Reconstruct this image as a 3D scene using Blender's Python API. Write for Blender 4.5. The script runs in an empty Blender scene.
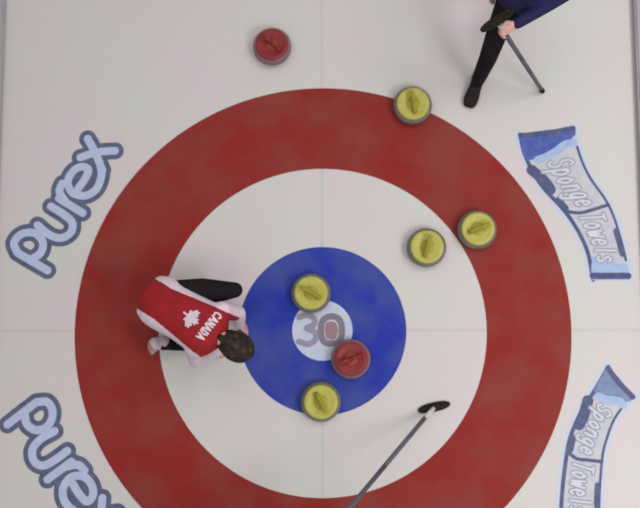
import bpy, bmesh, math, random
import numpy as np
from mathutils import Vector, Matrix
from mathutils.bvhtree import BVHTree
random.seed(7)
C = bpy.context.scene.collection
PI = math.pi
sc = bpy.context.scene
sc.view_settings.view_transform = 'Standard'
sc.view_settings.look = 'None'
sc.view_settings.gamma = 1.0
sc.view_settings.exposure = 0.0
sc.view_settings.use_curve_mapping = False

# ------------------------------------------------------------------ camera (7 m above the ice, almost straight down)
CX, CY, H, TILT, F, ROLL, SIDE = 0.0597, -0.2102, 7.0, 0.1104, 948.0, -0.0029, 0.0108
r_ = Vector((1, 0, 0)); u_ = Vector((0, math.cos(TILT), math.sin(TILT))); f_ = Vector((0, math.sin(TILT), -math.cos(TILT)))
r2 = r_*math.cos(SIDE) + f_*math.sin(SIDE); f_ = f_*math.cos(SIDE) - r_*math.sin(SIDE); r_ = r2
c, s = math.cos(ROLL), math.sin(ROLL); r_, u_ = r_*c + u_*s, u_*c - r_*s
EYE = Vector((CX, CY, H))
cam = bpy.data.cameras.new('camera'); co = bpy.data.objects.new('camera', cam); C.objects.link(co)
cam.sensor_width = 36; cam.lens = F/640*36; cam.clip_end = 200
m = Matrix((r_, u_, -f_)).transposed().to_4x4(); m.translation = EYE
co.matrix_world = m
sc.camera = co
cam.dof.use_dof = True; cam.dof.focus_distance = 5.0; cam.dof.aperture_fstop = 53.3/1000/.030

def U(px, py, z=0.0):
    """point of the photograph at height z -> place in the hall"""
    d = f_*F + r_*(px-320) - u_*(py-254)
    t = (z-EYE.z)/d.z
    return EYE + d*t

# ------------------------------------------------------------------ materials
def lin(v):
    v /= 255.0
    return v/12.92 if v <= 0.04045 else ((v+0.055)/1.055)**2.4
def rgb(c): return (lin(c[0]), lin(c[1]), lin(c[2]), 1)
def mat(name, c1, c2=None, scale=5.0, rough=0.6, detail=4, spec=0.3, lo=0.35, hi=0.65, bump=0.0, metal=0.0, c3=None, s3=90):
    m = bpy.data.materials.new(name); m.use_nodes = True
    nt = m.node_tree; b = nt.nodes['Principled BSDF']
    b.inputs['Roughness'].default_value = rough
    b.inputs['Specular IOR Level'].default_value = spec
    b.inputs['Metallic'].default_value = metal
    b.inputs['Base Color'].default_value = rgb(c1)
    tc = nt.nodes.new('ShaderNodeTexCoord')
    out = None
    if c2:
        n = nt.nodes.new('ShaderNodeTexNoise'); n.inputs['Scale'].default_value = scale; n.inputs['Detail'].default_value = detail
        r = nt.nodes.new('ShaderNodeValToRGB')
        r.color_ramp.elements[0].position = lo; r.color_ramp.elements[1].position = hi
        r.color_ramp.elements[0].color = rgb(c1); r.color_ramp.elements[1].color = rgb(c2)
        nt.links.new(tc.outputs['Object'], n.inputs['Vector']); nt.links.new(n.outputs['Fac'], r.inputs['Fac'])
        out = r.outputs['Color']
        if bump:
            bp = nt.nodes.new('ShaderNodeBump'); bp.inputs['Strength'].default_value = bump; bp.inputs['Distance'].default_value = 0.01
            nt.links.new(n.outputs['Fac'], bp.inputs['Height']); nt.links.new(bp.outputs['Normal'], b.inputs['Normal'])
        if c3:
            n2 = nt.nodes.new('ShaderNodeTexNoise'); n2.inputs['Scale'].default_value = s3; n2.inputs['Detail'].default_value = 2
            r2 = nt.nodes.new('ShaderNodeValToRGB'); r2.color_ramp.elements[0].position = .62; r2.color_ramp.elements[1].position = .75
            mx = nt.nodes.new('ShaderNodeMix'); mx.data_type = 'RGBA'
            nt.links.new(tc.outputs['Object'], n2.inputs['Vector']); nt.links.new(n2.outputs['Fac'], r2.inputs['Fac'])
            nt.links.new(r2.outputs['Color'], mx.inputs[0]); nt.links.new(out, mx.inputs[6]); mx.inputs[7].default_value = rgb(c3)
            out = mx.outputs[2]
        nt.links.new(out, b.inputs['Base Color'])
    return m
ICE = mat('ice', (201, 200, 193), (207, 195, 196), 1.3, 0.42, 3, 0.25, .40, .62)
RED = mat('ring_red_paint', (136, 60, 54), (140, 42, 38), 2.6, 0.5, 6, 0.08, .36, .62)
BLUE = mat('ring_blue_paint', (66, 78, 150), (42, 56, 158), 3.2, 0.5, 5, 0.08, .38, .62)
BUTTON = mat('button_paint', (182, 190, 212), (196, 200, 214), 12, 0.45)
LINE = mat('line_paint', (189, 190, 185), (197, 191, 190), 9, 0.45)
GREY3 = mat('numeral_paint', (140, 140, 160), (150, 138, 156), 30, 0.45)
GREY0 = mat('zero_paint', (116, 118, 130), (128, 118, 126), 30, 0.45)
ROSE = mat('emblem_rose_paint', (148, 112, 124), (156, 120, 128), 40, 0.45)
NAVYG = mat('logo_outline_paint', (78, 86, 116), (96, 102, 124), 14, 0.45)
PALEB = mat('logo_letter_paint', (174, 186, 216), (186, 194, 218), 14, 0.45)
HALO = mat('logo_halo_paint', (184, 196, 214), (194, 198, 210), 10, 0.45)
BAND = mat('logo_band_paint', (178, 182, 196), (196, 192, 194), 16, 0.45)
NAVY = mat('logo_navy_paint', (58, 66, 118), (84, 88, 116), 18, 0.45)
ROYAL = mat('logo_royal_paint', (58, 76, 156), (74, 96, 164), 18, 0.45)
SLATE = mat('logo_slate_paint', (104, 122, 160), (122, 138, 170), 18, 0.45)
RIBBON = mat('logo_ribbon_paint', (150, 172, 210), (164, 182, 212), 18, 0.45)
GLYPH = mat('logo_small_letter_paint', (204, 206, 216), None)
GLYPHO = mat('logo_small_outline_paint', (140, 144, 162), (154, 152, 162), 20, 0.45)
GRANITE = mat('granite', (104, 104, 92), (126, 124, 112), 60, 0.35, 3, 0.4, c3=(70, 70, 66), s3=220)
GRANITER = mat('pinkish_granite', (124, 92, 98), (142, 108, 112), 60, 0.35, 3, 0.4, c3=(92, 70, 74), s3=220)
YEL = mat('yellow_plastic', (184, 180, 92), (176, 170, 72), 20, 0.4, 3, 0.3)
YELD = mat('yellow_grip_plastic', (166, 158, 50), (156, 148, 44), 20, 0.4, 3, 0.3)
REDP = mat('red_plastic', (136, 44, 44), (126, 36, 38), 20, 0.4, 3, 0.3)
REDD = mat('red_grip_plastic', (160, 62, 52), (120, 24, 26), 20, 0.4, 3, 0.3)
STEEL = mat('steel', (150, 150, 155), None, metal=0.6, rough=0.35)
BAND_S = mat('striking_band', (84, 84, 82), (98, 98, 94), 80, 0.6)
FOAM = mat('divider_foam', (166, 160, 166), (176, 168, 172), 6, 0.8)
JRED = mat('jacket_red_cloth', (160, 26, 36), (140, 26, 34), 14, 0.8, bump=0.3)
JWHT = mat('jacket_white_cloth', (226, 204, 212), (210, 196, 206), 14, 0.8, bump=0.3)
BLACK = mat('black_cloth', (26, 23, 28), (36, 30, 34), 12, 0.85, bump=0.3, spec=0.1)
NAVYC = mat('navy_cloth', (38, 36, 84), (30, 30, 66), 12, 0.85, bump=0.3)
SKIN = mat('skin', (208, 160, 146), (216, 170, 156), 20, 0.6)
LIP = mat('lips', (170, 90, 90), None)
EYEW = mat('eye_white', (230, 228, 224), None, rough=0.2)
IRIS = mat('iris', (60, 44, 34), None, rough=0.2)
HAIR = mat('dark_brown_hair', (38, 32, 29), (72, 62, 38), 30, 0.6, 4, 0.2, .48, .70, bump=0.5)
HAIRB = mat('black_hair', (34, 28, 26), (50, 40, 32), 38, 0.6, 4, 0.25)
SHOEW = mat('pale_shoe_leather', (206, 184, 188), (186, 170, 178), 20, 0.5)
SHOEB = mat('black_shoe_leather', (24, 22, 24), (34, 30, 30), 20, 0.6, spec=0.15)
SOLE = mat('shoe_sole', (60, 56, 58), None)
HANDLE = mat('graphite_handle', (82, 82, 94), (94, 92, 102), 20, 0.45)
PAD = mat('black_brush_pad', (28, 27, 26), (52, 48, 34), 60, 0.9, bump=0.3, spec=0.1)
FERR = mat('pale_ferrule', (196, 194, 194), None, rough=0.4)

# ------------------------------------------------------------------ object helpers
def obj(name, bm, mats, parent=None, smooth=False):
    flush(bm)
    me = bpy.data.meshes.new(name)
    if isinstance(bm, bmesh.types.BMesh):
        bm.to_mesh(me); bm.free()
    o = bpy.data.objects.new(name, me); C.objects.link(o)
    for m in (mats if isinstance(mats, (list, tuple)) else [mats]): me.materials.append(m)
    if smooth:
        for p in me.polygons: p.use_smooth = True
    if parent: o.parent = parent
    return o
def tag(o, label=None, cat=None, group=None, kind=None):
    if label: o['label'] = label
    if cat: o['category'] = cat
    if group: o['group'] = group
    if kind: o['kind'] = kind
    return o
def thing(name, label, cat, loc=(0, 0, 0), rz=0, group=None):
    o = bpy.data.objects.new(name, None); C.objects.link(o); o.location = loc; o.rotation_euler = (0, 0, rz)
    o.empty_display_size = 0.1
    return tag(o, label, cat, group)
def place(part, root):
    """world-built part put under a root that stands at its base"""
    part.parent = root
    part.data.transform(Matrix.Translation(-root.location))
def tube(bm, p, q, r1, r2=None, n=16, caps=True):
    r2 = r1 if r2 is None else r2
    p = Vector(p); q = Vector(q); d = q-p
    if d.length < 1e-6: return
    rot = d.to_track_quat('Z', 'Y').to_matrix().to_4x4()
    M = Matrix.Translation((p+q)/2) @ rot
    bmesh.ops.create_cone(bm, cap_ends=caps, segments=n, radius1=r1, radius2=r2, depth=d.length, matrix=M)
def ball(bm, p, r, M=None, n=2):
    bmesh.ops.create_icosphere(bm, subdivisions=n, radius=r, matrix=Matrix.Translation(Vector(p)) @ (M or Matrix()))
def limb(bm, pts, rad):
    for i, p in enumerate(pts):
        ball(bm, p, rad[i])
        if i: tube(bm, pts[i-1], p, rad[i-1], rad[i])
def ellipsoid(bm, c, ax, sx, sy, sz):
    """ax = (X,Y,Z) unit directions"""
    R = Matrix((ax[0], ax[1], ax[2])).transposed().to_4x4()
    ball(bm, c, 1.0, R @ Matrix.Diagonal((sx, sy, sz, 1)), 3)
def loft(bm, secs, n=28):
    """secs: (centre, lateral dir, depth dir, half width, half depth)"""
    rings = []
    for c, L, N, w, d in secs:
        ring = []
        for k in range(n):
            a = 2*PI*k/n; ca, sa = math.cos(a), math.sin(a)
            e = 0.85
            x = math.copysign(abs(ca)**e, ca)*w; y = math.copysign(abs(sa)**e, sa)*d
            ring.append(bm.verts.new(Vector(c)+L*x+N*y))
        rings.append(ring)
    for a, b in zip(rings, rings[1:]):
        for k in range(n):
            bm.faces.new((a[k], a[(k+1) % n], b[(k+1) % n], b[k]))
    bm.faces.new(list(reversed(rings[0]))); bm.faces.new(rings[-1])
def lathe(bm, prof, n=48, off=(0, 0, 0)):
    rings = []
    for r, z in prof:
        if r < 1e-6: rings.append([bm.verts.new((off[0], off[1], off[2]+z))])
        else: rings.append([bm.verts.new((off[0]+r*math.cos(2*PI*k/n), off[1]+r*math.sin(2*PI*k/n), off[2]+z)) for k in range(n)])
    for a, b in zip(rings, rings[1:]):
        for k in range(n):
            k2 = (k+1) % n
            if len(a) == 1: bm.faces.new((a[0], b[k2], b[k]))
            elif len(b) == 1: bm.faces.new((a[k], a[k2], b[0]))
            else: bm.faces.new((a[k], a[k2], b[k2], b[k]))
    bmesh.ops.recalc_face_normals(bm, faces=bm.faces)
def fused(name, bm, mats, root, voxel=0.008, smooth=4, classify=None):
    """fuse overlapping solids into one continuous skin"""
    bmesh.ops.recalc_face_normals(bm, faces=bm.faces)
    me = bpy.data.meshes.new('tmp'); bm.to_mesh(me); bm.free()
    t = bpy.data.objects.new('tmp', me); C.objects.link(t)
    rm = t.modifiers.new('r', 'REMESH'); rm.mode = 'VOXEL'; rm.voxel_size = voxel; rm.use_smooth_shade = True
    if smooth:
        sm = t.modifiers.new('s', 'SMOOTH'); sm.factor = 0.5; sm.iterations = smooth
    dg = bpy.context.evaluated_depsgraph_get()
    out = bpy.data.meshes.new_from_object(t.evaluated_get(dg))
    bpy.data.objects.remove(t)
    out.name = name
    o = bpy.data.objects.new(name, out); C.objects.link(o)
    out.materials.clear()
    for m in (mats if isinstance(mats, (list, tuple)) else [mats]): out.materials.append(m)
    for p in out.polygons:
        p.use_smooth = True
        p.material_index = classify(p.center) if classify else 0
    place(o, root)
    return o

# flat painted strokes --------------------------------------------------------
def catmull(P, k=6, closed=False):
    P = [Vector(p) for p in P]; out = []; n = len(P)
    if n < 3: return P
    rng = range(n if closed else n-1)
    for i in rng:
        p1, p2 = P[i], P[(i+1) % n]
        p0 = P[(i-1) % n] if (closed or i > 0) else p1*2-p2
        p3 = P[(i+2) % n] if (closed or i+2 < n) else p2*2-p1
        for j in range(k):
            t = j/k
            out.append(0.5*((2*p1)+(p2-p0)*t+(2*p0-5*p1+4*p2-p3)*t*t+(3*p1-p0-3*p2+p3)*t**3))
    out.append(P[0].copy() if closed else P[-1])
    return out
def ribbon(bm, pts, w, z=0.002, zf=None):
    """round-ended painted stroke, pts in metres; the strokes of one mesh are merged into one flat shape by flush()"""
    RUN.setdefault(id(bm), []).append(([Vector((p[0], p[1])) for p in pts], w, z, zf))
def flush(bm):
    st = RUN.pop(id(bm), None)
    if not st: return
    z, zf = st[0][2], st[0][3]
    h = min(min(w for _, w, _, _ in st)/5, .004)
    xs = [p.x for P, w, _, _ in st for p in P]; ys = [p.y for P, w, _, _ in st for p in P]; mw = max(w for _, w, _, _ in st)
    x0, y0 = min(xs)-mw, min(ys)-mw; nx = int((max(xs)+mw-x0)/h)+2; ny = int((max(ys)+mw-y0)/h)+2
    D = np.full((nx, ny), 1e3)
    for P, w, _, _ in st:
        for a, b in zip(P, P[1:]):
            m = w/2+2.5*h
            i0 = max(0, int((min(a.x, b.x)-m-x0)/h)); i1 = min(nx, int((max(a.x, b.x)+m-x0)/h)+2)
            j0 = max(0, int((min(a.y, b.y)-m-y0)/h)); j1 = min(ny, int((max(a.y, b.y)+m-y0)/h)+2)
            X = (x0+h*np.arange(i0, i1))[:, None]; Y = (y0+h*np.arange(j0, j1))[None, :]
            dx, dy = b.x-a.x, b.y-a.y; L2 = dx*dx+dy*dy+1e-12
            t = np.clip(((X-a.x)*dx+(Y-a.y)*dy)/L2, 0, 1)
            d = np.hypot(X-a.x-t*dx, Y-a.y-t*dy)-w/2
            D[i0:i1, j0:j1] = np.minimum(D[i0:i1, j0:j1], d)
    D[D > 900] = h
    vc = {}
    def vert(key, x, y):
        v = vc.get(key)
        if v is None: v = vc[key] = bm.verts.new((x, y, zf(x, y) if zf else z))
        return v
    inside = D < 0
    cnt = inside[:-1, :-1].astype(int)+inside[1:, :-1]+inside[:-1, 1:]+inside[1:, 1:]
    for i, j in zip(*np.nonzero(cnt)):
        i, j = int(i), int(j); cs = [(i, j), (i+1, j), (i+1, j+1), (i, j+1)]; ring = []
        for k in range(4):
            a, b = cs[k], cs[(k+1) % 4]; da, db = D[a], D[b]
            if da < 0: ring.append(vert(a, x0+a[0]*h, y0+a[1]*h))
            if (da < 0) != (db < 0):
                if b < a: a, b, da, db = b, a, db, da
                t = min(max(da/(da-db), .02), .98); ring.append(vert((a, b), x0+(a[0]+(b[0]-a[0])*t)*h, y0+(a[1]+(b[1]-a[1])*t)*h))
        if len(ring) >= 3: bm.faces.new(ring)
RUN = {}
def poly(bm, pts, z):
    vs = [bm.verts.new((p[0], p[1], z)) for p in pts]
    f = bm.faces.new(vs); f.normal_update()
    if f.normal.z < 0: f.normal_flip()
    bmesh.ops.triangulate(bm, faces=[f])
def G(px, py):
    p = U(px, py, 0); return (p.x, p.y)
PX = 1/137.0     # metres per photo pixel on the ice

# ------------------------------------------------------------------ the sheet of ice
floor = None
b = bmesh.new()
bmesh.ops.create_grid(b, x_segments=1, y_segments=1, size=1, matrix=Matrix.Diagonal((9, 14, 1, 1)))
bmesh.ops.translate(b, verts=b.verts, vec=(0, 0, 0))
floor = tag(obj('floor', b, ICE), kind='structure')
floor['label'] = 'white pebbled curling ice'
def annulus(r0, r1, z, n=256):
    b = bmesh.new()
    A = [b.verts.new((r0*math.cos(2*PI*k/n), r0*math.sin(2*PI*k/n), z)) for k in range(n)]
    B = [b.verts.new((r1*math.cos(2*PI*k/n), r1*math.sin(2*PI*k/n), z)) for k in range(n)]
    for k in range(n): b.faces.new((A[k], B[k], B[(k+1) % n], A[(k+1) % n]))
    return b
def disc(r, z, n=160, cx=0, cy=0):
    b = bmesh.new(); b.faces.new([b.verts.new((cx+r*math.cos(2*PI*k/n), cy+r*math.sin(2*PI*k/n), z)) for k in range(n)]); return b
def strip(x0, x1, y0, y1, z):
    b = bmesh.new(); b.faces.new([b.verts.new(p) for p in ((x0, y0, z), (x1, y0, z), (x1, y1, z), (x0, y1, z))]); return b
o = obj('outer_ring', annulus(1.208, 1.829, 0.0006), RED, floor); o['label'] = 'wide red outer ring painted in the ice'
o = obj('inner_ring', annulus(0.20, 0.618, 0.0006), BLUE, floor); o['label'] = 'blue inner ring painted in the ice'
bt = obj('button', disc(0.222, 0.0008), BUTTON, floor); bt['label'] = 'pale blue-white round button at the centre of the rings'
bl = bmesh.new()
for y0, y1 in ((-12, -1.829), (-1.208, -0.618), (0.618, 1.208), (1.829, 12)):
    bl.faces.new([bl.verts.new(p) for p in ((-0.011, y0, .0007), (0.011, y0, .0007), (0.011, y1, .0007), (-0.011, y1, .0007))])
o = obj('centre_line', bl, LINE, floor); o['label'] = 'thin faint grey line running up the middle of the sheet'
bl = bmesh.new()
for x0, x1 in ((-2.38, -1.829), (-1.208, -0.618), (0.618, 1.208), (1.829, 2.38)):
    bl.faces.new([bl.verts.new(p) for p in ((x0, -0.011, .0007), (x1, -0.011, .0007), (x1, 0.011, .0007), (x0, 0.011, .0007))])
o = obj('tee_line', bl, LINE, floor); o['label'] = 'thin faint grey line running across the sheet'
# numeral on the button
def cr(x, y): return G(285+x/7.81, 300+y/7.81)
b = bmesh.new()
ribbon(b, catmull([cr(*p) for p in ((112, 135), (165, 118), (222, 140), (228, 190), (170, 222), (232, 250), (236, 310), (180, 345), (108, 325))]), 6.2*PX, 0.0012)
obj('numeral_three', b, GREY3, bt)
b = bmesh.new()
ribbon(b, catmull([cr(*p) for p in ((362, 128), (425, 155), (445, 235), (425, 320), (360, 340), (300, 320), (280, 235), (300, 155))], closed=True), 6.5*PX, 0.0013)
obj('numeral_zero', b, GREY0, bt)
b = bmesh.new()
poly(b, [cr(*p) for p in ((362, 165), (400, 175), (418, 235), (400, 300), (362, 312), (322, 300), (308, 235), (322, 175))], 0.0011)
obj('rose_emblem', b, ROSE, bt)

# ------------------------------------------------------------------ lettering
b = bmesh.new()
def cp(x, y): return G(x/2.986, 120+y/2.986)
WORD = {   # strokes of the word, in the photograph's own slant
 'letter_p': [[(142, 449), (95, 422), (52, 396)], [(52, 396), (42, 366), (66, 340), (104, 338), (128, 364), (122, 396), (98, 414)]],
 'letter_u': [[(112, 314), (150, 344), (185, 352), (212, 335), (216, 308), (196, 286), (152, 258)]],
 'letter_r': [[(247, 278), (212, 256), (176, 234)], [(196, 246), (178, 214), (186, 190)]],
 'letter_e': [[(216, 172), (248, 208), (286, 214), (306, 180), (296, 142), (262, 126), (226, 138), (210, 172)], [(214, 176), (240, 178), (262, 196), (290, 156)]],
 'letter_x': [[(262, 56), (284, 96), (306, 150)], [(240, 112), (292, 96), (344, 92)]],
}
WORD['letter_e'] = [[(234, 204), (254, 176), (264, 148), (240, 140), (214, 158), (203, 188), (218, 218), (256, 226), (288, 206), (303, 168), (301, 142)]]
pur = thing('ice_logo', 'blue-outlined word logo slanting up to the right, left of the rings above the tee line', 'logo', U(28, 250, 0), 0, 'word logos left of the rings')
bo = bmesh.new()
for k, st in WORD.items():
    for sline in st:
        ribbon(bo, catmull([cp(*p) for p in sline]), 17.8*PX, 0.0010)
place(tag(obj('outline', bo, NAVYG), 'grey-blue outline'), pur)
for k, st in WORD.items():
    bm = bmesh.new()
    for sline in st:
        ribbon(bm, catmull([cp(*p) for p in sline]), 8.0*PX, 0.0014+0.0004*list(WORD).index(k))
    place(obj(k, bm, PALEB), pur)
def copy_tree(o, parent=None):
    c = o.copy(); C.objects.link(c); c.parent = parent
    for ch in list(o.children): copy_tree(ch, c)
    return c
bpy.context.view_layer.update()
pur2 = copy_tree(pur)
pur2.location = U(35, 413, 0); pur2.rotation_euler.z = math.radians(-112)
pur2['label'] = 'blue-outlined word logo slanting down to the right in the bottom left corner'

# banner logos right of the rings: local art (u along, v inner->outer) laid between two edges
GL = {
 'S': [[(.9, .85), (.5, 1), (.1, .82), (.2, .58), (.75, .42), (.9, .18), (.5, 0), (.08, .15)]],
 'p': [[(.1, -.35), (.1, .65)], [(.1, .4), (.45, .68), (.85, .35), (.45, .0), (.1, .25)]],
 'o': [[(.5, .65), (.12, .33), (.5, 0), (.88, .33), (.5, .65)]],
 'n': [[(.12, 0), (.12, .65)], [(.12, .4), (.5, .68), (.85, .45), (.85, 0)]],
 'g': [[(.85, .6), (.45, .68), (.12, .33), (.45, .02), (.85, .3)], [(.85, .62), (.85, -.15), (.5, -.38), (.12, -.25)]],
 'e': [[(.12, .34), (.85, .36), (.5, .66), (.12, .34), (.45, 0), (.85, .12)]],
 'T': [[(.0, 1), (1, 1)], [(.5, 1), (.5, 0)]],
 'w': [[(.0, .65), (.28, 0), (.5, .5), (.72, 0), (1, .65)]],
 'l': [[(.5, 1), (.5, 0)]],
 's': [[(.85, .55), (.5, .66), (.18, .5), (.5, .33), (.82, .16), (.5, 0), (.12, .1)]],
 'C': [[(.9, .85), (.5, 1), (.08, .7), (.08, .3), (.5, 0), (.9, .15)]],
 'A': [[(0, 0), (.5, 1), (1, 0)], [(.2, .35), (.8, .35)]],
 'N': [[(.1, 0), (.1, 1)], [(.1, 1), (.9, 0)], [(.9, 0), (.9, 1)]],
 'D': [[(.1, 0), (.1, 1)], [(.1, 1), (.6, .95), (.92, .5), (.6, .05), (.1, 0)]],
}
def resample(P, n=60):
    P = catmull([Vector(p) for p in P], 8)
    L = [0]
    for a, b in zip(P, P[1:]): L.append(L[-1]+(b-a).length)
    def at(t):
        t = min(max(t, 0), 1)*L[-1]
        for i in range(len(L)-1):
            if L[i+1] >= t:
                k = (t-L[i])/max(L[i+1]-L[i], 1e-9); return P[i].lerp(P[i+1], k)
        return P[-1]
    return at
def banner(label, inner, outer, loc, head, headname):
    root = thing('ice_logo', label, 'logo', U(loc[0], loc[1], 0), 0, 'banner logos right of the rings')
    fi, fo = resample([G(*p) for p in inner]), resample([G(*p) for p in outer])
    def M(u, v):
        a, b2 = fi(u), fo(u); return a.lerp(b2, v)
    def area(name, us, z, m, lab=None):
        b = bmesh.new(); rows = []
        for u, v0, v1 in us:
            rows.append([b.verts.new((*M(u, v0+(v1-v0)*k/4), z)) for k in range(5)])
        for A, B in zip(rows, rows[1:]):
            for k in range(4): b.faces.new((A[k], B[k], B[k+1], A[k+1]))
        bmesh.ops.recalc_face_normals(b, faces=b.faces)
        if b.faces[0].normal.z < 0: bmesh.ops.reverse_faces(b, faces=b.faces)
        o = obj(name, b, m); place(o, root)
        if lab: o['label'] = lab
        return o
    def line(b, uv, w, z): ribbon(b, catmull([M(*p) for p in uv], 5), w*PX, z)
    N = 40
    b = bmesh.new()
    for v in (0.03, 0.5, .97): line(b, [((.01 if v != .5 else .06)+k/24*(.98 if v != .5 else .88), v) for k in range(25)], 11 if v != .5 else 24, 0.0006)
    place(tag(obj('border', b, HALO), 'pale blue border'), root)
    area('background', [(k/N, 0, 1) for k in range(N+1)], 0.0012, BAND)
    b = bmesh.new()
    line(b, [(.005+.0497*k, .03) for k in range(21)], 4.0, 0.0016)
    line(b, [(.13+.05*k, .98) for k in range(16)], 2.6, 0.0016)
    line(b, [(.55, .03), (.57, .3), (.555, .6), (.53, .98)], 3.5, 0.0016)
    line(b, [(.70+.035*k, .93) for k in range(5)], 6.5, 0.0018)
    line(b, [(.47+.02*k, .08) for k in range(4)], 8, 0.0018)
    place(tag(obj('outline', b, NAVY), 'dark navy outline'), root)
    area('blue_heading', [(0.0, .0, .45), (.01, 0, .99), (.03, 0, 1), (.05, 0, 1), (.08, 0, .9), (.11, 0, .62), (.14, 0, .42), (.17, .0, .2)], 0.0020, head, headname)
    b = bmesh.new()
    line(b, [(.012, .04), (.02, .3), (.02, .6), (.012, .96)], 5.5, 0.0023)
    place(obj('navy_edge', b, NAVY), root)
    b = bmesh.new()
    line(b, [(.175, .22), (.165, .38), (.14, .58), (.105, .78), (.10, .94)], 8, 0.0024)
    place(tag(obj('ribbon', b, RIBBON), 'light blue wave'), root)
    b = bmesh.new()
    line(b, [(.235, .03), (.28, .1), (.33, .14), (.38, .13)], 11, 0.0024)
    place(tag(obj('navy_patch', b, NAVY), 'dark navy patch'), root)
    area('blue_footing', [(.86, .1, .35), (.89, .08, .6), (.91, .05, .98), (.95, .02, 1), (1, 0, 1)], 0.0020, RIBBON, 'dull blue block at the lower end')
    b = bmesh.new(); line(b, [(.975, .04), (.975, .3), (.975, .6), (.975, .95)], 6.5, 0.0023); place(obj('navy_edge', b, NAVY), root)
    def word(txt, u0, u1, v0, hh, part):
        bo_, bi = bmesh.new(), bmesh.new()
        n = len(txt); w = (u1-u0)/n
        for i, ch in enumerate(txt):
            for st in GL[ch]:
                pts = [M(u0+w*(i+.12+.76*x), v0+hh*y) for x, y in st]
                pts = catmull(pts, 4)
                ribbon(bo_, pts, 4.6*PX, 0.0026); ribbon(bi, pts, 1.9*PX, 0.0031)
        place(obj('lettering_outline', bo_, GLYPHO), root); place(obj('lettering', bi, GLYPH), root)
    word('Sponge', .19, .53, .36, .46, 1)
    word('Towels', .58, .90, .24, .54, 2)
    return root
banner('curved blue and grey banner logo right of the rings, above the tee line',
       [(518, 134), (524, 157), (539, 184.5), (567, 216), (585, 248), (592, 280)],
       [(575, 126), (578, 146), (589, 174), (610, 206), (622, 241), (631, 280)], (573, 205), ROYAL, 'royal blue block at the top')
banner('curved blue and grey banner logo in the bottom right corner, pointed corner up',
       [(608, 365), (595, 388), (581, 410), (569, 438), (563, 473), (560, 508), (561, 532)],
       [(635, 397), (623, 408), (614, 421), (607, 440), (603, 458), (600, 498), (601, 530)], (585, 450), SLATE, 'slate blue block at the top')

# ------------------------------------------------------------------ foam dividers along both sides of the sheet
for side, px_, lab in ((-1, -1, 'long low grey foam divider along the left edge of the ice'), (1, 640, 'long low grey foam divider along the right edge of the ice')):
    x = U(px_, 140, 0).x + side*0.045
    b = bmesh.new()
    for j in range(6):
        y0 = -7.0 + j*2.5
        bmesh.ops.create_cube(b, size=1, matrix=Matrix.Translation((0, y0+1.25, 0.035)) @ Matrix.Diagonal((0.13, 2.496, 0.07, 1)))
    bmesh.ops.bevel(b, geom=b.edges[:], offset=0.012, segments=2, affect='EDGES')
    d = tag(obj('sheet_divider', b, FOAM), lab, 'divider'); d.location = (x, 0, 0)

# ------------------------------------------------------------------ curling stones
def make_stone(label, loc, rz, granite, cap, grip, group):
    root = thing('curling_stone', label, 'curling stone', loc, rz, group)
    b = bmesh.new()
    lathe(b, [(0, .004), (.055, .004), (.062, 0.001), (.068, .004), (.095, .010), (.125, .028), (.139, .045), (.1435, .052), (.1435, .072), (.139, .080),
              (.131, .092), (.120, .102), (.104, .108), (.06, .110), (0, .110)], 64)
    obj('body', b, granite, root, True)
    b = bmesh.new()
    lathe(b, [(.1432, .052), (.1445, .054), (.1445, .070), (.1432, .072)], 64)
    obj('striking_band', b, BAND_S, root, True)
    b = bmesh.new()
    lathe(b, [(0, .110), (.112, .103), (.120, .104), (.1225, .109), (.119, .116), (.110, .119), (.092, .119), (.084, .115), (.05, .114), (0, .114)], 64)
    obj('cap', b, cap, root, True)
    b = bmesh.new()
    pts = catmull([Vector(p) for p in ((-.062, 0, .112), (-.060, 0, .138), (-.046, 0, .156), (-.015, 0, .164), (.03, 0, .168), (.072, 0, .169))], 5)
    rad = [.022 - .009*min(1, i/10) + .003*max(0, (i-14)/10) for i in range(len(pts))]
    limb(b, pts, rad)
    bmesh.ops.recalc_face_normals(b, faces=b.faces)
    h = obj('handle', b, grip, root, True)
    b = bmesh.new(); lathe(b, [(0, .120), (.045, .120), (.052, .1165), (.052, .113), (0, .113)], 40, (-.0, 0, 0))
    obj('handle_plate', b, grip, root, True)
    b = bmesh.new(); lathe(b, [(0, .124), (.007, .1235), (.009, .119), (0, .118)], 12, (.035, 0, 0))
    obj('bolt', b, STEEL, root, True)
    return root
YG, RG = 'yellow curling stones', 'red curling stones'
sy = make_stone('yellow curling stone straddling the outer edge of the red ring', U(413, 104, .1), math.radians(100), GRANITE, YEL, YELD, YG)
sy.location.z = 0
bpy.context.view_layer.update()
for px_, py_, a, lab in ((478, 229, 20, 'yellow curling stone on the right inside of the red ring'),
                       (427, 247, 75, 'yellow curling stone on white ice between red and blue rings'),
                       (311, 293, 150, 'yellow curling stone on the blue ring touching the upper edge of the button'),
                       (321, 402, -60, 'yellow curling stone on the lower edge of the blue ring')):
    q = copy_tree(sy); q.location = U(px_, py_, .1); q.location.z = 0; q.rotation_euler.z = math.radians(a); q['label'] = lab
sr = make_stone('red curling stone on the blue ring by the button', U(351, 359, .1), math.radians(200), GRANITER, REDP, REDD, RG)
sr.location.z = 0
bpy.context.view_layer.update()
q = copy_tree(sr); q.location = U(272, 45, .1); q.location.z = 0; q.rotation_euler.z = math.radians(140)
q['label'] = 'red curling stone on white ice beyond the rings at the top'

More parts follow.
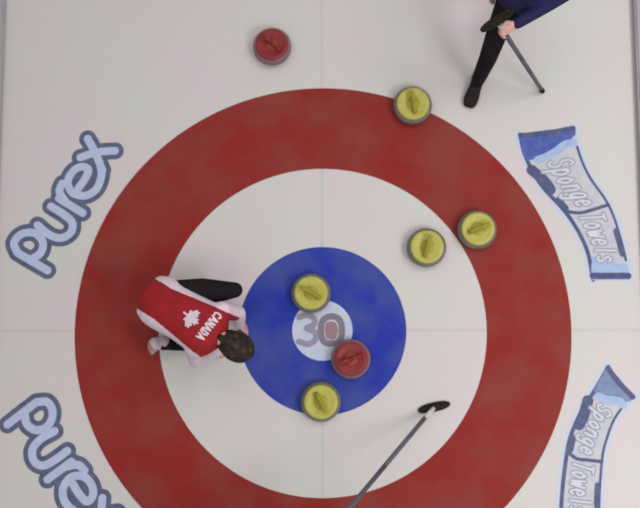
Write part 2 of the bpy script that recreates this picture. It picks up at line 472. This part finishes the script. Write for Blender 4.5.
# ------------------------------------------------------------------ brooms
def make_broom(label, base, top, head_dir=None, head_at_base=True):
    base = Vector(base); top = Vector(top)
    root = thing('curling_broom', label, 'broom', (base.x, base.y, 0))
    ax = (top-base).normalized()
    low, high = (base, top) if head_at_base else (top, base)
    dirn = (high-low).normalized()
    b = bmesh.new()
    s0 = low + dirn*(0.10 if head_at_base or True else 0)
    limb(b, [s0, low.lerp(high, .5), high-dirn*.015], [.0165, .0165, .015])
    bmesh.ops.recalc_face_normals(b, faces=b.faces)
    place(obj('handle', b, HANDLE, None, True), root)
    b = bmesh.new(); limb(b, [high-dirn*.05, high-dirn*.016], [.019, .019]); bmesh.ops.recalc_face_normals(b, faces=b.faces)
    place(obj('grip_cap', b, BLACK, None, True), root)
    # head
    hd = head_dir or Vector((1, 0, 0))
    X = hd.normalized(); Z = Vector((0, 0, 1)) if head_at_base else dirn
    X = (X - Z*X.dot(Z)).normalized(); Y = Z.cross(X)
    b = bmesh.new(); tube(b, low+Z*.045+dirn*.02, s0+dirn*.035, .015, .018); ball(b, low+Z*.045+dirn*.02, .015)
    bmesh.ops.recalc_face_normals(b, faces=b.faces)
    place(tag(obj('ferrule', b, FERR, None, True), 'pale grey ferrule'), root)
    def plate(z0, z1, L, W, name, m):
        b = bmesh.new(); n = 40; rings = []
        for zz, k in ((z0, .92), (z0+.003, 1), (z1-.003, 1), (z1, .90)):
            rr = []
            for i in range(n):
                a = 2*PI*i/n; ca, sa = math.cos(a), math.sin(a)
                x = math.copysign(abs(ca)**.55, ca)*L*k; y = math.copysign(abs(sa)**.8, sa)*W*k*(1-.25*abs(x/L)**2)
                rr.append(b.verts.new(low+X*x+Y*y+Z*zz))
            rings.append(rr)
        for A, B in zip(rings, rings[1:]):
            for i in range(n): b.faces.new((A[i], A[(i+1) % n], B[(i+1) % n], B[i]))
        b.faces.new(rings[0]); b.faces.new(rings[-1]); bmesh.ops.recalc_face_normals(b, faces=b.faces)
        place(obj(name, b, m, None, False), root)
    plate(0.001, .018, .120, .034, 'brush_pad', PAD)
    plate(.018, .030, .108, .026, 'head_plate', PAD)
    b = bmesh.new(); tube(b, low+Z*.028, low+Z*.045+dirn*.025, .016, .013); ball(b, low+Z*.028, .018)
    bmesh.ops.recalc_face_normals(b, faces=b.faces); place(obj('joint', b, PAD, None, True), root)
    return root
hb = U(434, 407, 0)
htop = U(327, 535, .90)
bd = (U(451, 403, 0)-U(417.6, 410.5, 0)); bd.z = 0
make_broom('black-headed curling broom with grey handle slanting down out of the bottom edge', (hb.x, hb.y, 0), htop, bd, True)
bb = U(543, 92, 0.016); bb.z = .016
bh = U(508, 38, .86)
bdir = (bh-bb).normalized()
make_broom('dark broom at the top, handle tip resting on the ice beside a black trouser leg', (bb.x, bb.y, .016), bb+bdir*1.22, Vector((1, .4, 0)), False)

# ------------------------------------------------------------------ people
def hand(bm, wrist, d, n, thumb, curl=0.5, s=1.0):
    """palm with four unequal fingers and a thumb; d points along the fingers, n out of the palm side, thumb = +1/-1 side"""
    d = d.normalized(); n = (n-d*n.dot(d)).normalized(); l = d.cross(n)*thumb
    for i, (off, ln) in enumerate(((.030, .072), (.010, .080), (-.011, .074), (-.030, .058))):
        k = wrist + d*.092*s*(1-.04*abs(i-1)) + l*off*s
        limb(bm, [wrist+d*.012+l*off*.55*s, k], [.017*s, .0125*s])
        p = k; dd = d.copy(); a = 0
        for seg in range(3):
            a += curl*(.75, 1.0, .7)[seg]
            dd = d*math.cos(a) + n*math.sin(a)
            q = p + dd*ln*s*(.45, .32, .25)[seg]
            limb(bm, [p, q], [.0105*s, .0088*s if seg < 2 else .0075*s]); p = q
    t0 = wrist + d*.028*s + l*.028*s
    t1 = t0 + (d*.55+l*.62+n*.35).normalized()*.042*s
    t2 = t1 + (d*.85+l*.15+n*.5).normalized()*.032*s
    t3 = t2 + (d*.85-l*.15+n*.6).normalized()*.024*s
    limb(bm, [t0, t1, t2, t3], [.0155*s, .0125*s, .0105*s, .0085*s])
def foot(bm, ankle, d, scale=1.0, grow=0.0, up=Vector((0, 0, 1))):
    """heel under the ankle, toes along d; up = out of the instep"""
    d = d.normalized(); l = d.cross(up).normalized()
    sec = []
    base = ankle - up*.075
    for t, w, h in ((-.065, .022, .030), (-.05, .034, .055), (-.01, .038, .072), (.05, .037, .060), (.11, .045, .042), (.155, .045, .034), (.185, .034, .028), (.198, .018, .018)):
        sec.append((base + d*t*scale + up*(h/2+.001), l, up, (w+grow)*scale, h/2+grow*.3))
    loft(bm, sec, 20)
    limb(bm, [ankle+up*.03, ankle-up*.02], [.042+grow, .040+grow])

def head_axes(fwd, up):
    fwd = fwd.normalized(); up = (up-fwd*up.dot(fwd)).normalized(); return fwd.cross(up), fwd, up

def person(label, J, opt):
    """J: joints in metres; body = one continuous mesh, clothes, hair and shoes as children"""
    base = (J['ankle_l']+J['ankle_r'])/2
    root = thing('person', label, 'person', (base.x, base.y, 0), 0, None)
    pel, che, nk = J['pelvis'], J['chest'], J['neck']
    spine = (che-pel).normalized()
    L = J['lat'].normalized()                      # towards the person's left
    L = (L-spine*L.dot(spine)).normalized()
    N = L.cross(spine)                             # front/back direction
    hx, hf, hu = head_axes(J['face'], J['crown'])
    hc = J['head']
    Ls = (che-pel).length
    def torso(b, g):
        secs = []
        for t, w, d in ((-.28, .09, .07), (-.2, .135, .098), (0, .155, .108), (.25, .145, .100), (.5, .135, .098), (.8, .155, .105), (1.0, .178, .102), (1.12, .165, .085), (1.22, .11, .065), (1.27, .06, .045)):
            secs.append((pel+(che-pel)*t, L, N, w+g, d+g))
        loft(b, secs, 32)
    # body -----------------------------------------------------------
    b = bmesh.new(); torso(b, opt.get('slim', 0))
    limb(b, [che+spine*.02, nk, hc-hu*.05], [.065, .052, .050])
    ellipsoid(b, hc, (hx, hf, hu), .076, .094, .112)
    ellipsoid(b, hc+hf*.035-hu*.065, (hx, hf, hu), .052, .052, .050)
    limb(b, [hc+hf*.086+hu*.02, hc+hf*.106-hu*.018], [.010, .015])     # nose
    for sx in (-1, 1):
        ellipsoid(b, hc+hx*.078*sx-hf*.005-hu*.005, (hx, hf, hu), .012, .018, .030)
    for sd, sg in (('l', 1), ('r', -1)):
        hip = pel + L*.085*sg
        kn, an = J['knee_'+sd], J['ankle_'+sd]
        rr = opt.get('leg_'+sd, [.098, .088, .070, .066, .058])
        limb(b, [hip, hip.lerp(kn, .5), kn, kn.lerp(an, .35), an], [min(q, r-.016) for q, r in zip((.082, .072, .054, .050, .036), rr)])
        foot(b, an, J['toe_'+sd], 1.0, 0, J.get('footup_'+sd, Vector((0, 0, 1))))
        sh, el, wr = J['shoulder_'+sd], J['elbow_'+sd], J['wrist_'+sd]
        limb(b, [che+(sh-che)*.55, sh, sh.lerp(el, .5), el, el.lerp(wr, .3), wr], [.06, .054, .045, .038, .037, .026])
        hand(b, wr, J['hand_'+sd], J['palm_'+sd], sg*J.get('flip_'+sd, 1), J.get('curl_'+sd, .4))
    fused('body', b, SKIN, root, .006, 2)
    # face -----------------------------------------------------------
    for sx in (-1, 1):
        b = bmesh.new(); ball(b, hc+hf*.079+hx*.031*sx+hu*.012, .0125); e = obj('eye', b, EYEW, None, True); place(e, root)
        b = bmesh.new(); ball(b, hc+hf*.0885+hx*.031*sx+hu*.012, .0055); i_ = obj('iris', b, IRIS, None, True); i_.parent = e
        i_.data.transform(Matrix.Translation(-root.location))
    b = bmesh.new(); ellipsoid(b, hc+hf*.088-hu*.058, (hx, hf, hu), .024, .008, .008)
    place(obj('mouth', b, LIP, None, True), root)
    # hair -----------------------------------------------------------
    b = bmesh.new()
    g = opt.get('hairgrow', 0)
    ellipsoid(b, hc-hf*.020+hu*.014, (hx, hf, hu), .084+g, .094+g, .110+g)
    for sx in (-1, 1): ellipsoid(b, hc-hf*.025+hx*.055*sx-hu*.035, (hx, hf, hu), .032, .055, .065)
    ellipsoid(b, hc-hf*.055-hu*.055, (hx, hf, hu), .062, .045, .055)
    if opt.get('ponytail'):
        t = opt['ponytail']; limb(b, [hc-hf*.09+hu*.02, hc-hf*.115-hu*.03, hc-hf*.11-hu*.10], [.03, .032, .020])
    fused('hair', b, opt['hair'], root, .006, 2)
    # trousers -------------------------------------------------------
    b = bmesh.new()
    secs = [(pel+(che-pel)*t, L, N, w, d) for t, w, d in ((-.32, .10, .08), (-.22, .15, .115), (0, .172, .124), (.14, .160, .112))]
    loft(b, secs, 32)
    for sd, sg in (('l', 1), ('r', -1)):
        hip = pel + L*.085*sg; kn, an = J['knee_'+sd], J['ankle_'+sd]
        rr = opt.get('leg_'+sd, [.098, .088, .070, .066, .058])
        limb(b, [hip, hip.lerp(kn, .5), kn, kn.lerp(an, .35), an], rr)
    tr = fused('trousers', b, opt['trousers'], root, .008, 4)
    # shoes ----------------------------------------------------------
    for sd in 'lr':
        b = bmesh.new(); up = J.get('footup_'+sd, Vector((0, 0, 1)))
        foot(b, J['ankle_'+sd]+up*.004, J['toe_'+sd], 1.04, .008, up)
        sh_ = fused('shoe', b, opt['shoes'], root, .006, 2)
    # jacket ---------------------------------------------------------
    b = bmesh.new()
    prof = opt.get('jacket_prof', ((-.10, .165, .118), (0, .182, .132), (.25, .175, .128), (.5, .170, .124), (.8, .182, .126), (1.0, .198, .122), (1.12, .188, .104), (1.22, .13, .082), (1.28, .075, .06)))
    loft(b, [(pel+(che-pel)*t, L, N, w, d) for t, w, d in prof], 36)
    limb(b, [che+spine*.03, nk.lerp(che, .25)], [.075, .064])
    for sd, sg in (('l', 1), ('r', -1)):
        sh, el, wr = J['shoulder_'+sd], J['elbow_'+sd], J['wrist_'+sd]
        limb(b, [che+(sh-che)*.6, sh, sh.lerp(el, .5), el, el.lerp(wr, .4), wr-(wr-el).normalized()*.015], [.075, .068, .060, .054, .050, .038])
    jk = fused('jacket', b, opt['jacket'], root, .008, 5, opt.get('classify'))
    return root, jk, (pel, che, spine, L, N)

V = Vector
# --- the crouching player in the red jacket
pel = U(166, 305, .50); che = U(207, 330, .60)
ax2 = (che-pel); ax2.z = 0; ax2.normalize(); latA = V((-ax2.y, ax2.x, 0))      # image-up side = person's left
def seg_d(p, a, b):
    t = max(0, min(1, (p-a).dot(b-a)/(b-a).length_squared)); return (p-(a+(b-a)*t)).length
A = dict(
    pelvis=pel, chest=che, neck=U(221, 338, .64), lat=latA,
    head=U(236, 346, .60), face=V((.25*ax2.x, .25*ax2.y, -1)), crown=V((ax2.x, ax2.y, .12)),
    knee_l=U(235, 290, .46), ankle_l=U(205, 290, .085), toe_l=V((1, .0, 0)),
    knee_r=U(193, 343, .085), ankle_r=U(160, 343, .20), toe_r=V((-.25, -.12, -.95)), footup_r=V((.95, .2, -.27)).normalized(),
    shoulder_l=U(221, 311, .60), elbow_l=U(238, 313, .38), wrist_l=U(240, 325, .11), hand_l=V((.35, -.25, -.75)), palm_l=V((-.4, -.3, -.5)),
    shoulder_r=U(194, 347, .60), elbow_r=U(196, 360, .38), wrist_r=U(220, 350, .11), hand_r=V((.5, .0, -.7)), palm_r=V((-.5, .2, -.5)),
    curl_l=.3, curl_r=.3)
def clsA(p):
    q = p-pel; s = q.dot(ax2); v = q.dot(latA)
    half = .118 + .14*max(0, s)
    for k in 'lr':
        if seg_d(p, A['elbow_'+k], A['wrist_'+k]) < .07 and p.z < .50: return 1
        if min(seg_d(p, A['shoulder_'+k], A['elbow_'+k]), seg_d(p, A['elbow_'+k], A['wrist_'+k])) < .075 and abs(v) > half*.98: return 1
    return 1 if abs(v) > half else 0
ra, ja, fr = person('player crouching on the rings, red and white jacket, black trousers, dark-haired head down', A,
    dict(slim=-.012, hair=HAIR, ponytail=1, hairgrow=.020, trousers=BLACK, shoes=SHOEW, jacket=[JRED, JWHT], classify=clsA,
         jacket_prof=((-.42, .125, .10), (-.36, .160, .125), (-.2, .182, .138), (0, .186, .140), (.25, .180, .134), (.5, .176, .13), (.8, .184, .128), (1.0, .198, .124), (1.14, .188, .104), (1.28, .12, .08), (1.34, .075, .06)),
         leg_l=[.098, .098, .056, .060, .054], leg_r=[.095, .078, .064, .058, .050]))
# lettering and leaf on the back, laid on the cloth
me = ja.data
bv = BVHTree.FromPolygons([v.co+ra.location for v in me.vertices], [p.vertices[:] for p in me.polygons])
def back_z(x, y):
    h = bv.ray_cast(V((x, y, 3)), V((0, 0, -1)))
    return (h[0].z if h[0] else .6)+.004
def B(px_, py_):
    p = U(px_, py_, .72); return (p.x, p.y)
b = bmesh.new()
P0, P1 = V(B(219, 313)), V(B(199, 339))          # reads from the left shoulder to the right
rd = (P1-P0); upd = V((-rd.y, rd.x)).normalized()
if upd.dot(V((ax2.x, ax2.y))) < 0: upd = -upd
for i, ch in enumerate('CANADA'):
    for st in GL[ch]:
        pts = [P0+rd*((i+.12+.76*x)/6)+upd*(.052*(y-.5)) for x, y in st]
        pts2 = []
        for a, c_ in zip(pts, pts[1:]):
            for k in range(4): pts2.append(a.lerp(c_, k/4))
        pts2.append(pts[-1]); ribbon(b, pts2, .0115, 0, back_z)
place(tag(obj('back_lettering', b, JWHT, ja), 'white lettering across the shoulders'), ra); bpy.data.objects['back_lettering'].parent = ja
# maple leaf: outline filled by a fine fan, draped on the back
leaf = [(0, 1), (.14, .72), (.32, .82), (.26, .42), (.5, .62), (.56, .46), (.86, .5), (.76, .28), (.9, .16), (.48, -.18), (.54, -.38), (.08, -.3), (.08, -.75),
        (-.08, -.75), (-.08, -.3), (-.54, -.38), (-.48, -.18), (-.9, .16), (-.76, .28), (-.86, .5), (-.56, .46), (-.5, .62), (-.26, .42), (-.32, .82), (-.14, .72)]
b = bmesh.new(); lc = V(B(189.5, 317)); rn = rd.normalized()
def lw(x, y): q = lc+rn*x*.078+upd*y*.078; return (q.x, q.y)
pts = [lw(*p) for p in leaf]; n = len(pts); K = 5
cz = lw(0, 0.05)
for i in range(n):
    a, c_ = V(pts[i]), V(pts[(i+1) % n]); o_ = V(cz)
    for k in range(K):
        q = [o_.lerp(a, k/K), o_.lerp(a, (k+1)/K), o_.lerp(c_, (k+1)/K), o_.lerp(c_, k/K)]
        vs = [b.verts.new((v.x, v.y, back_z(v.x, v.y))) for v in (q if k else q[:3])]
        b.faces.new(vs)
lf = obj('leaf_emblem', b, JWHT); place(lf, ra); lf.parent = ja; lf['label'] = 'white leaf emblem on the back'

# --- the player standing at the top edge: one black trouser leg reaches into the picture
hipc = U(524, -4, .92)
fac = V((-.25, -1, 0)).normalized()
latB = V((-fac.y, fac.x, 0))*1.0               # person's left when facing down the picture (picture right)
latB = V((0, 0, 1)).cross(fac)
cheB = hipc + V((.02, .10, .44))
Bj = dict(pelvis=hipc, chest=cheB, neck=cheB+V((-.01, -.02, .17)), lat=latB,
    head=cheB+V((-.03, -.06, .29)), face=V((-.3, -.9, -.35)), crown=V((-.05, -.2, 1)),
    knee_r=U(488, 58, .50), ankle_r=U(478, 80, .085), toe_r=V((-.35, -1, 0)),
    knee_l=hipc+V((.10, .12, -.42)), ankle_l=V(((hipc.x+.12), hipc.y+.42, .085)), toe_l=V((.1, -1, 0)),
    shoulder_l=cheB+latB*.19, shoulder_r=cheB-latB*.19,
    hand_l=V((-.9, -.4, -.1)), palm_l=V((-.2, -.6, .4)), hand_r=V((.9, -.3, -.3)), palm_r=V((.1, -.6, -.2)), curl_l=.9, curl_r=.9)
g1 = bb+bdir*1.09
Bj['wrist_l'] = g1+latB*.07+V((.02, .045, .0)); Bj['elbow_l'] = cheB+latB*.24+V((.03, -.06, -.27))
Bj['elbow_r'] = cheB-latB*.30+V((0, .10, -.24)); Bj['wrist_r'] = hipc-latB*.22+V((0, .02, -.02)); Bj['hand_r'] = V((.1, -.3, -1)); Bj['palm_r'] = latB*1.0; Bj['curl_r'] = .3
person('player in black trousers standing at the top edge with one leg forward', Bj,
    dict(hair=HAIRB, trousers=BLACK, shoes=SHOEB, jacket=[NAVYC], leg_r=[.085, .078, .064, .060, .052]))

# --- the player just below the bottom edge who holds the other broom
hipd = U(305, 574, 0); hipd.z = .92
facd = V((.1, 1, 0)).normalized(); latD = V((0, 0, 1)).cross(facd)
cheD = hipd + V((.0, .07, .43))
D = dict(pelvis=hipd, chest=cheD, neck=cheD+V((0, .04, .16)), lat=latD,
    head=cheD+V((.01, .09, .27)), face=V((.1, .9, -.35)), crown=V((0, .3, 1)),
    knee_r=hipd+V((.12, .10, -.42)), ankle_r=V((hipd.x+.13, hipd.y+.02, .085)), toe_r=V((.2, 1, 0)),
    knee_l=hipd+V((-.12, .02, -.43)), ankle_l=V((hipd.x-.14, hipd.y-.12, .085)), toe_l=V((-.1, 1, 0)),
    shoulder_l=cheD+latD*.19, shoulder_r=cheD-latD*.19, curl_l=.9, curl_r=.9)
dd = (htop-hb).normalized(); k1 = htop-dd*.06; k2 = htop-dd*.17
D['wrist_l'] = k1+V((-.06, -.055, .0)); D['elbow_l'] = cheD+latD*.25+V((0, .05, -.27)); D['hand_l'] = V((.8, .45, 0)); D['palm_l'] = V((.4, -.8, 0))
D['wrist_r'] = k2+V((.07, -.05, 0)); D['elbow_r'] = cheD-latD*.24+V((0, .10, -.25)); D['hand_r'] = V((-.85, .4, -.1)); D['palm_r'] = V((-.4, -.8, 0))
person('player in dark clothes standing past the bottom edge, leaning on the grey-handled broom', D,
    dict(hair=HAIRB, trousers=BLACK, shoes=SHOEB, jacket=[BLACK]))

# ------------------------------------------------------------------ light: even arena lighting
w = bpy.data.worlds.new('hall'); sc.world = w; w.use_nodes = True
w.node_tree.nodes['Background'].inputs['Color'].default_value = (.97, .965, 1.0, 1)
w.node_tree.nodes['Background'].inputs['Strength'].default_value = 0.42
for x, y, z, e in ((-3.4, -4, 9.5, 55), (-3.4, 3.5, 9.5, 60), (0.8, -4, 9.5, 90), (0.8, 3.8, 9.5, 80), (5.0, -2.6, 7.5, 350), (5.0, 3.2, 7.5, 170)):
    l = bpy.data.lights.new('arena_lamp', 'AREA'); l.shape = 'RECTANGLE'; l.size = 2.6; l.size_y = 4.0; l.energy = e; l.color = (1, .982, .98)
    lo = bpy.data.objects.new('arena_lamp', l); C.objects.link(lo); lo.location = (x, y, z)
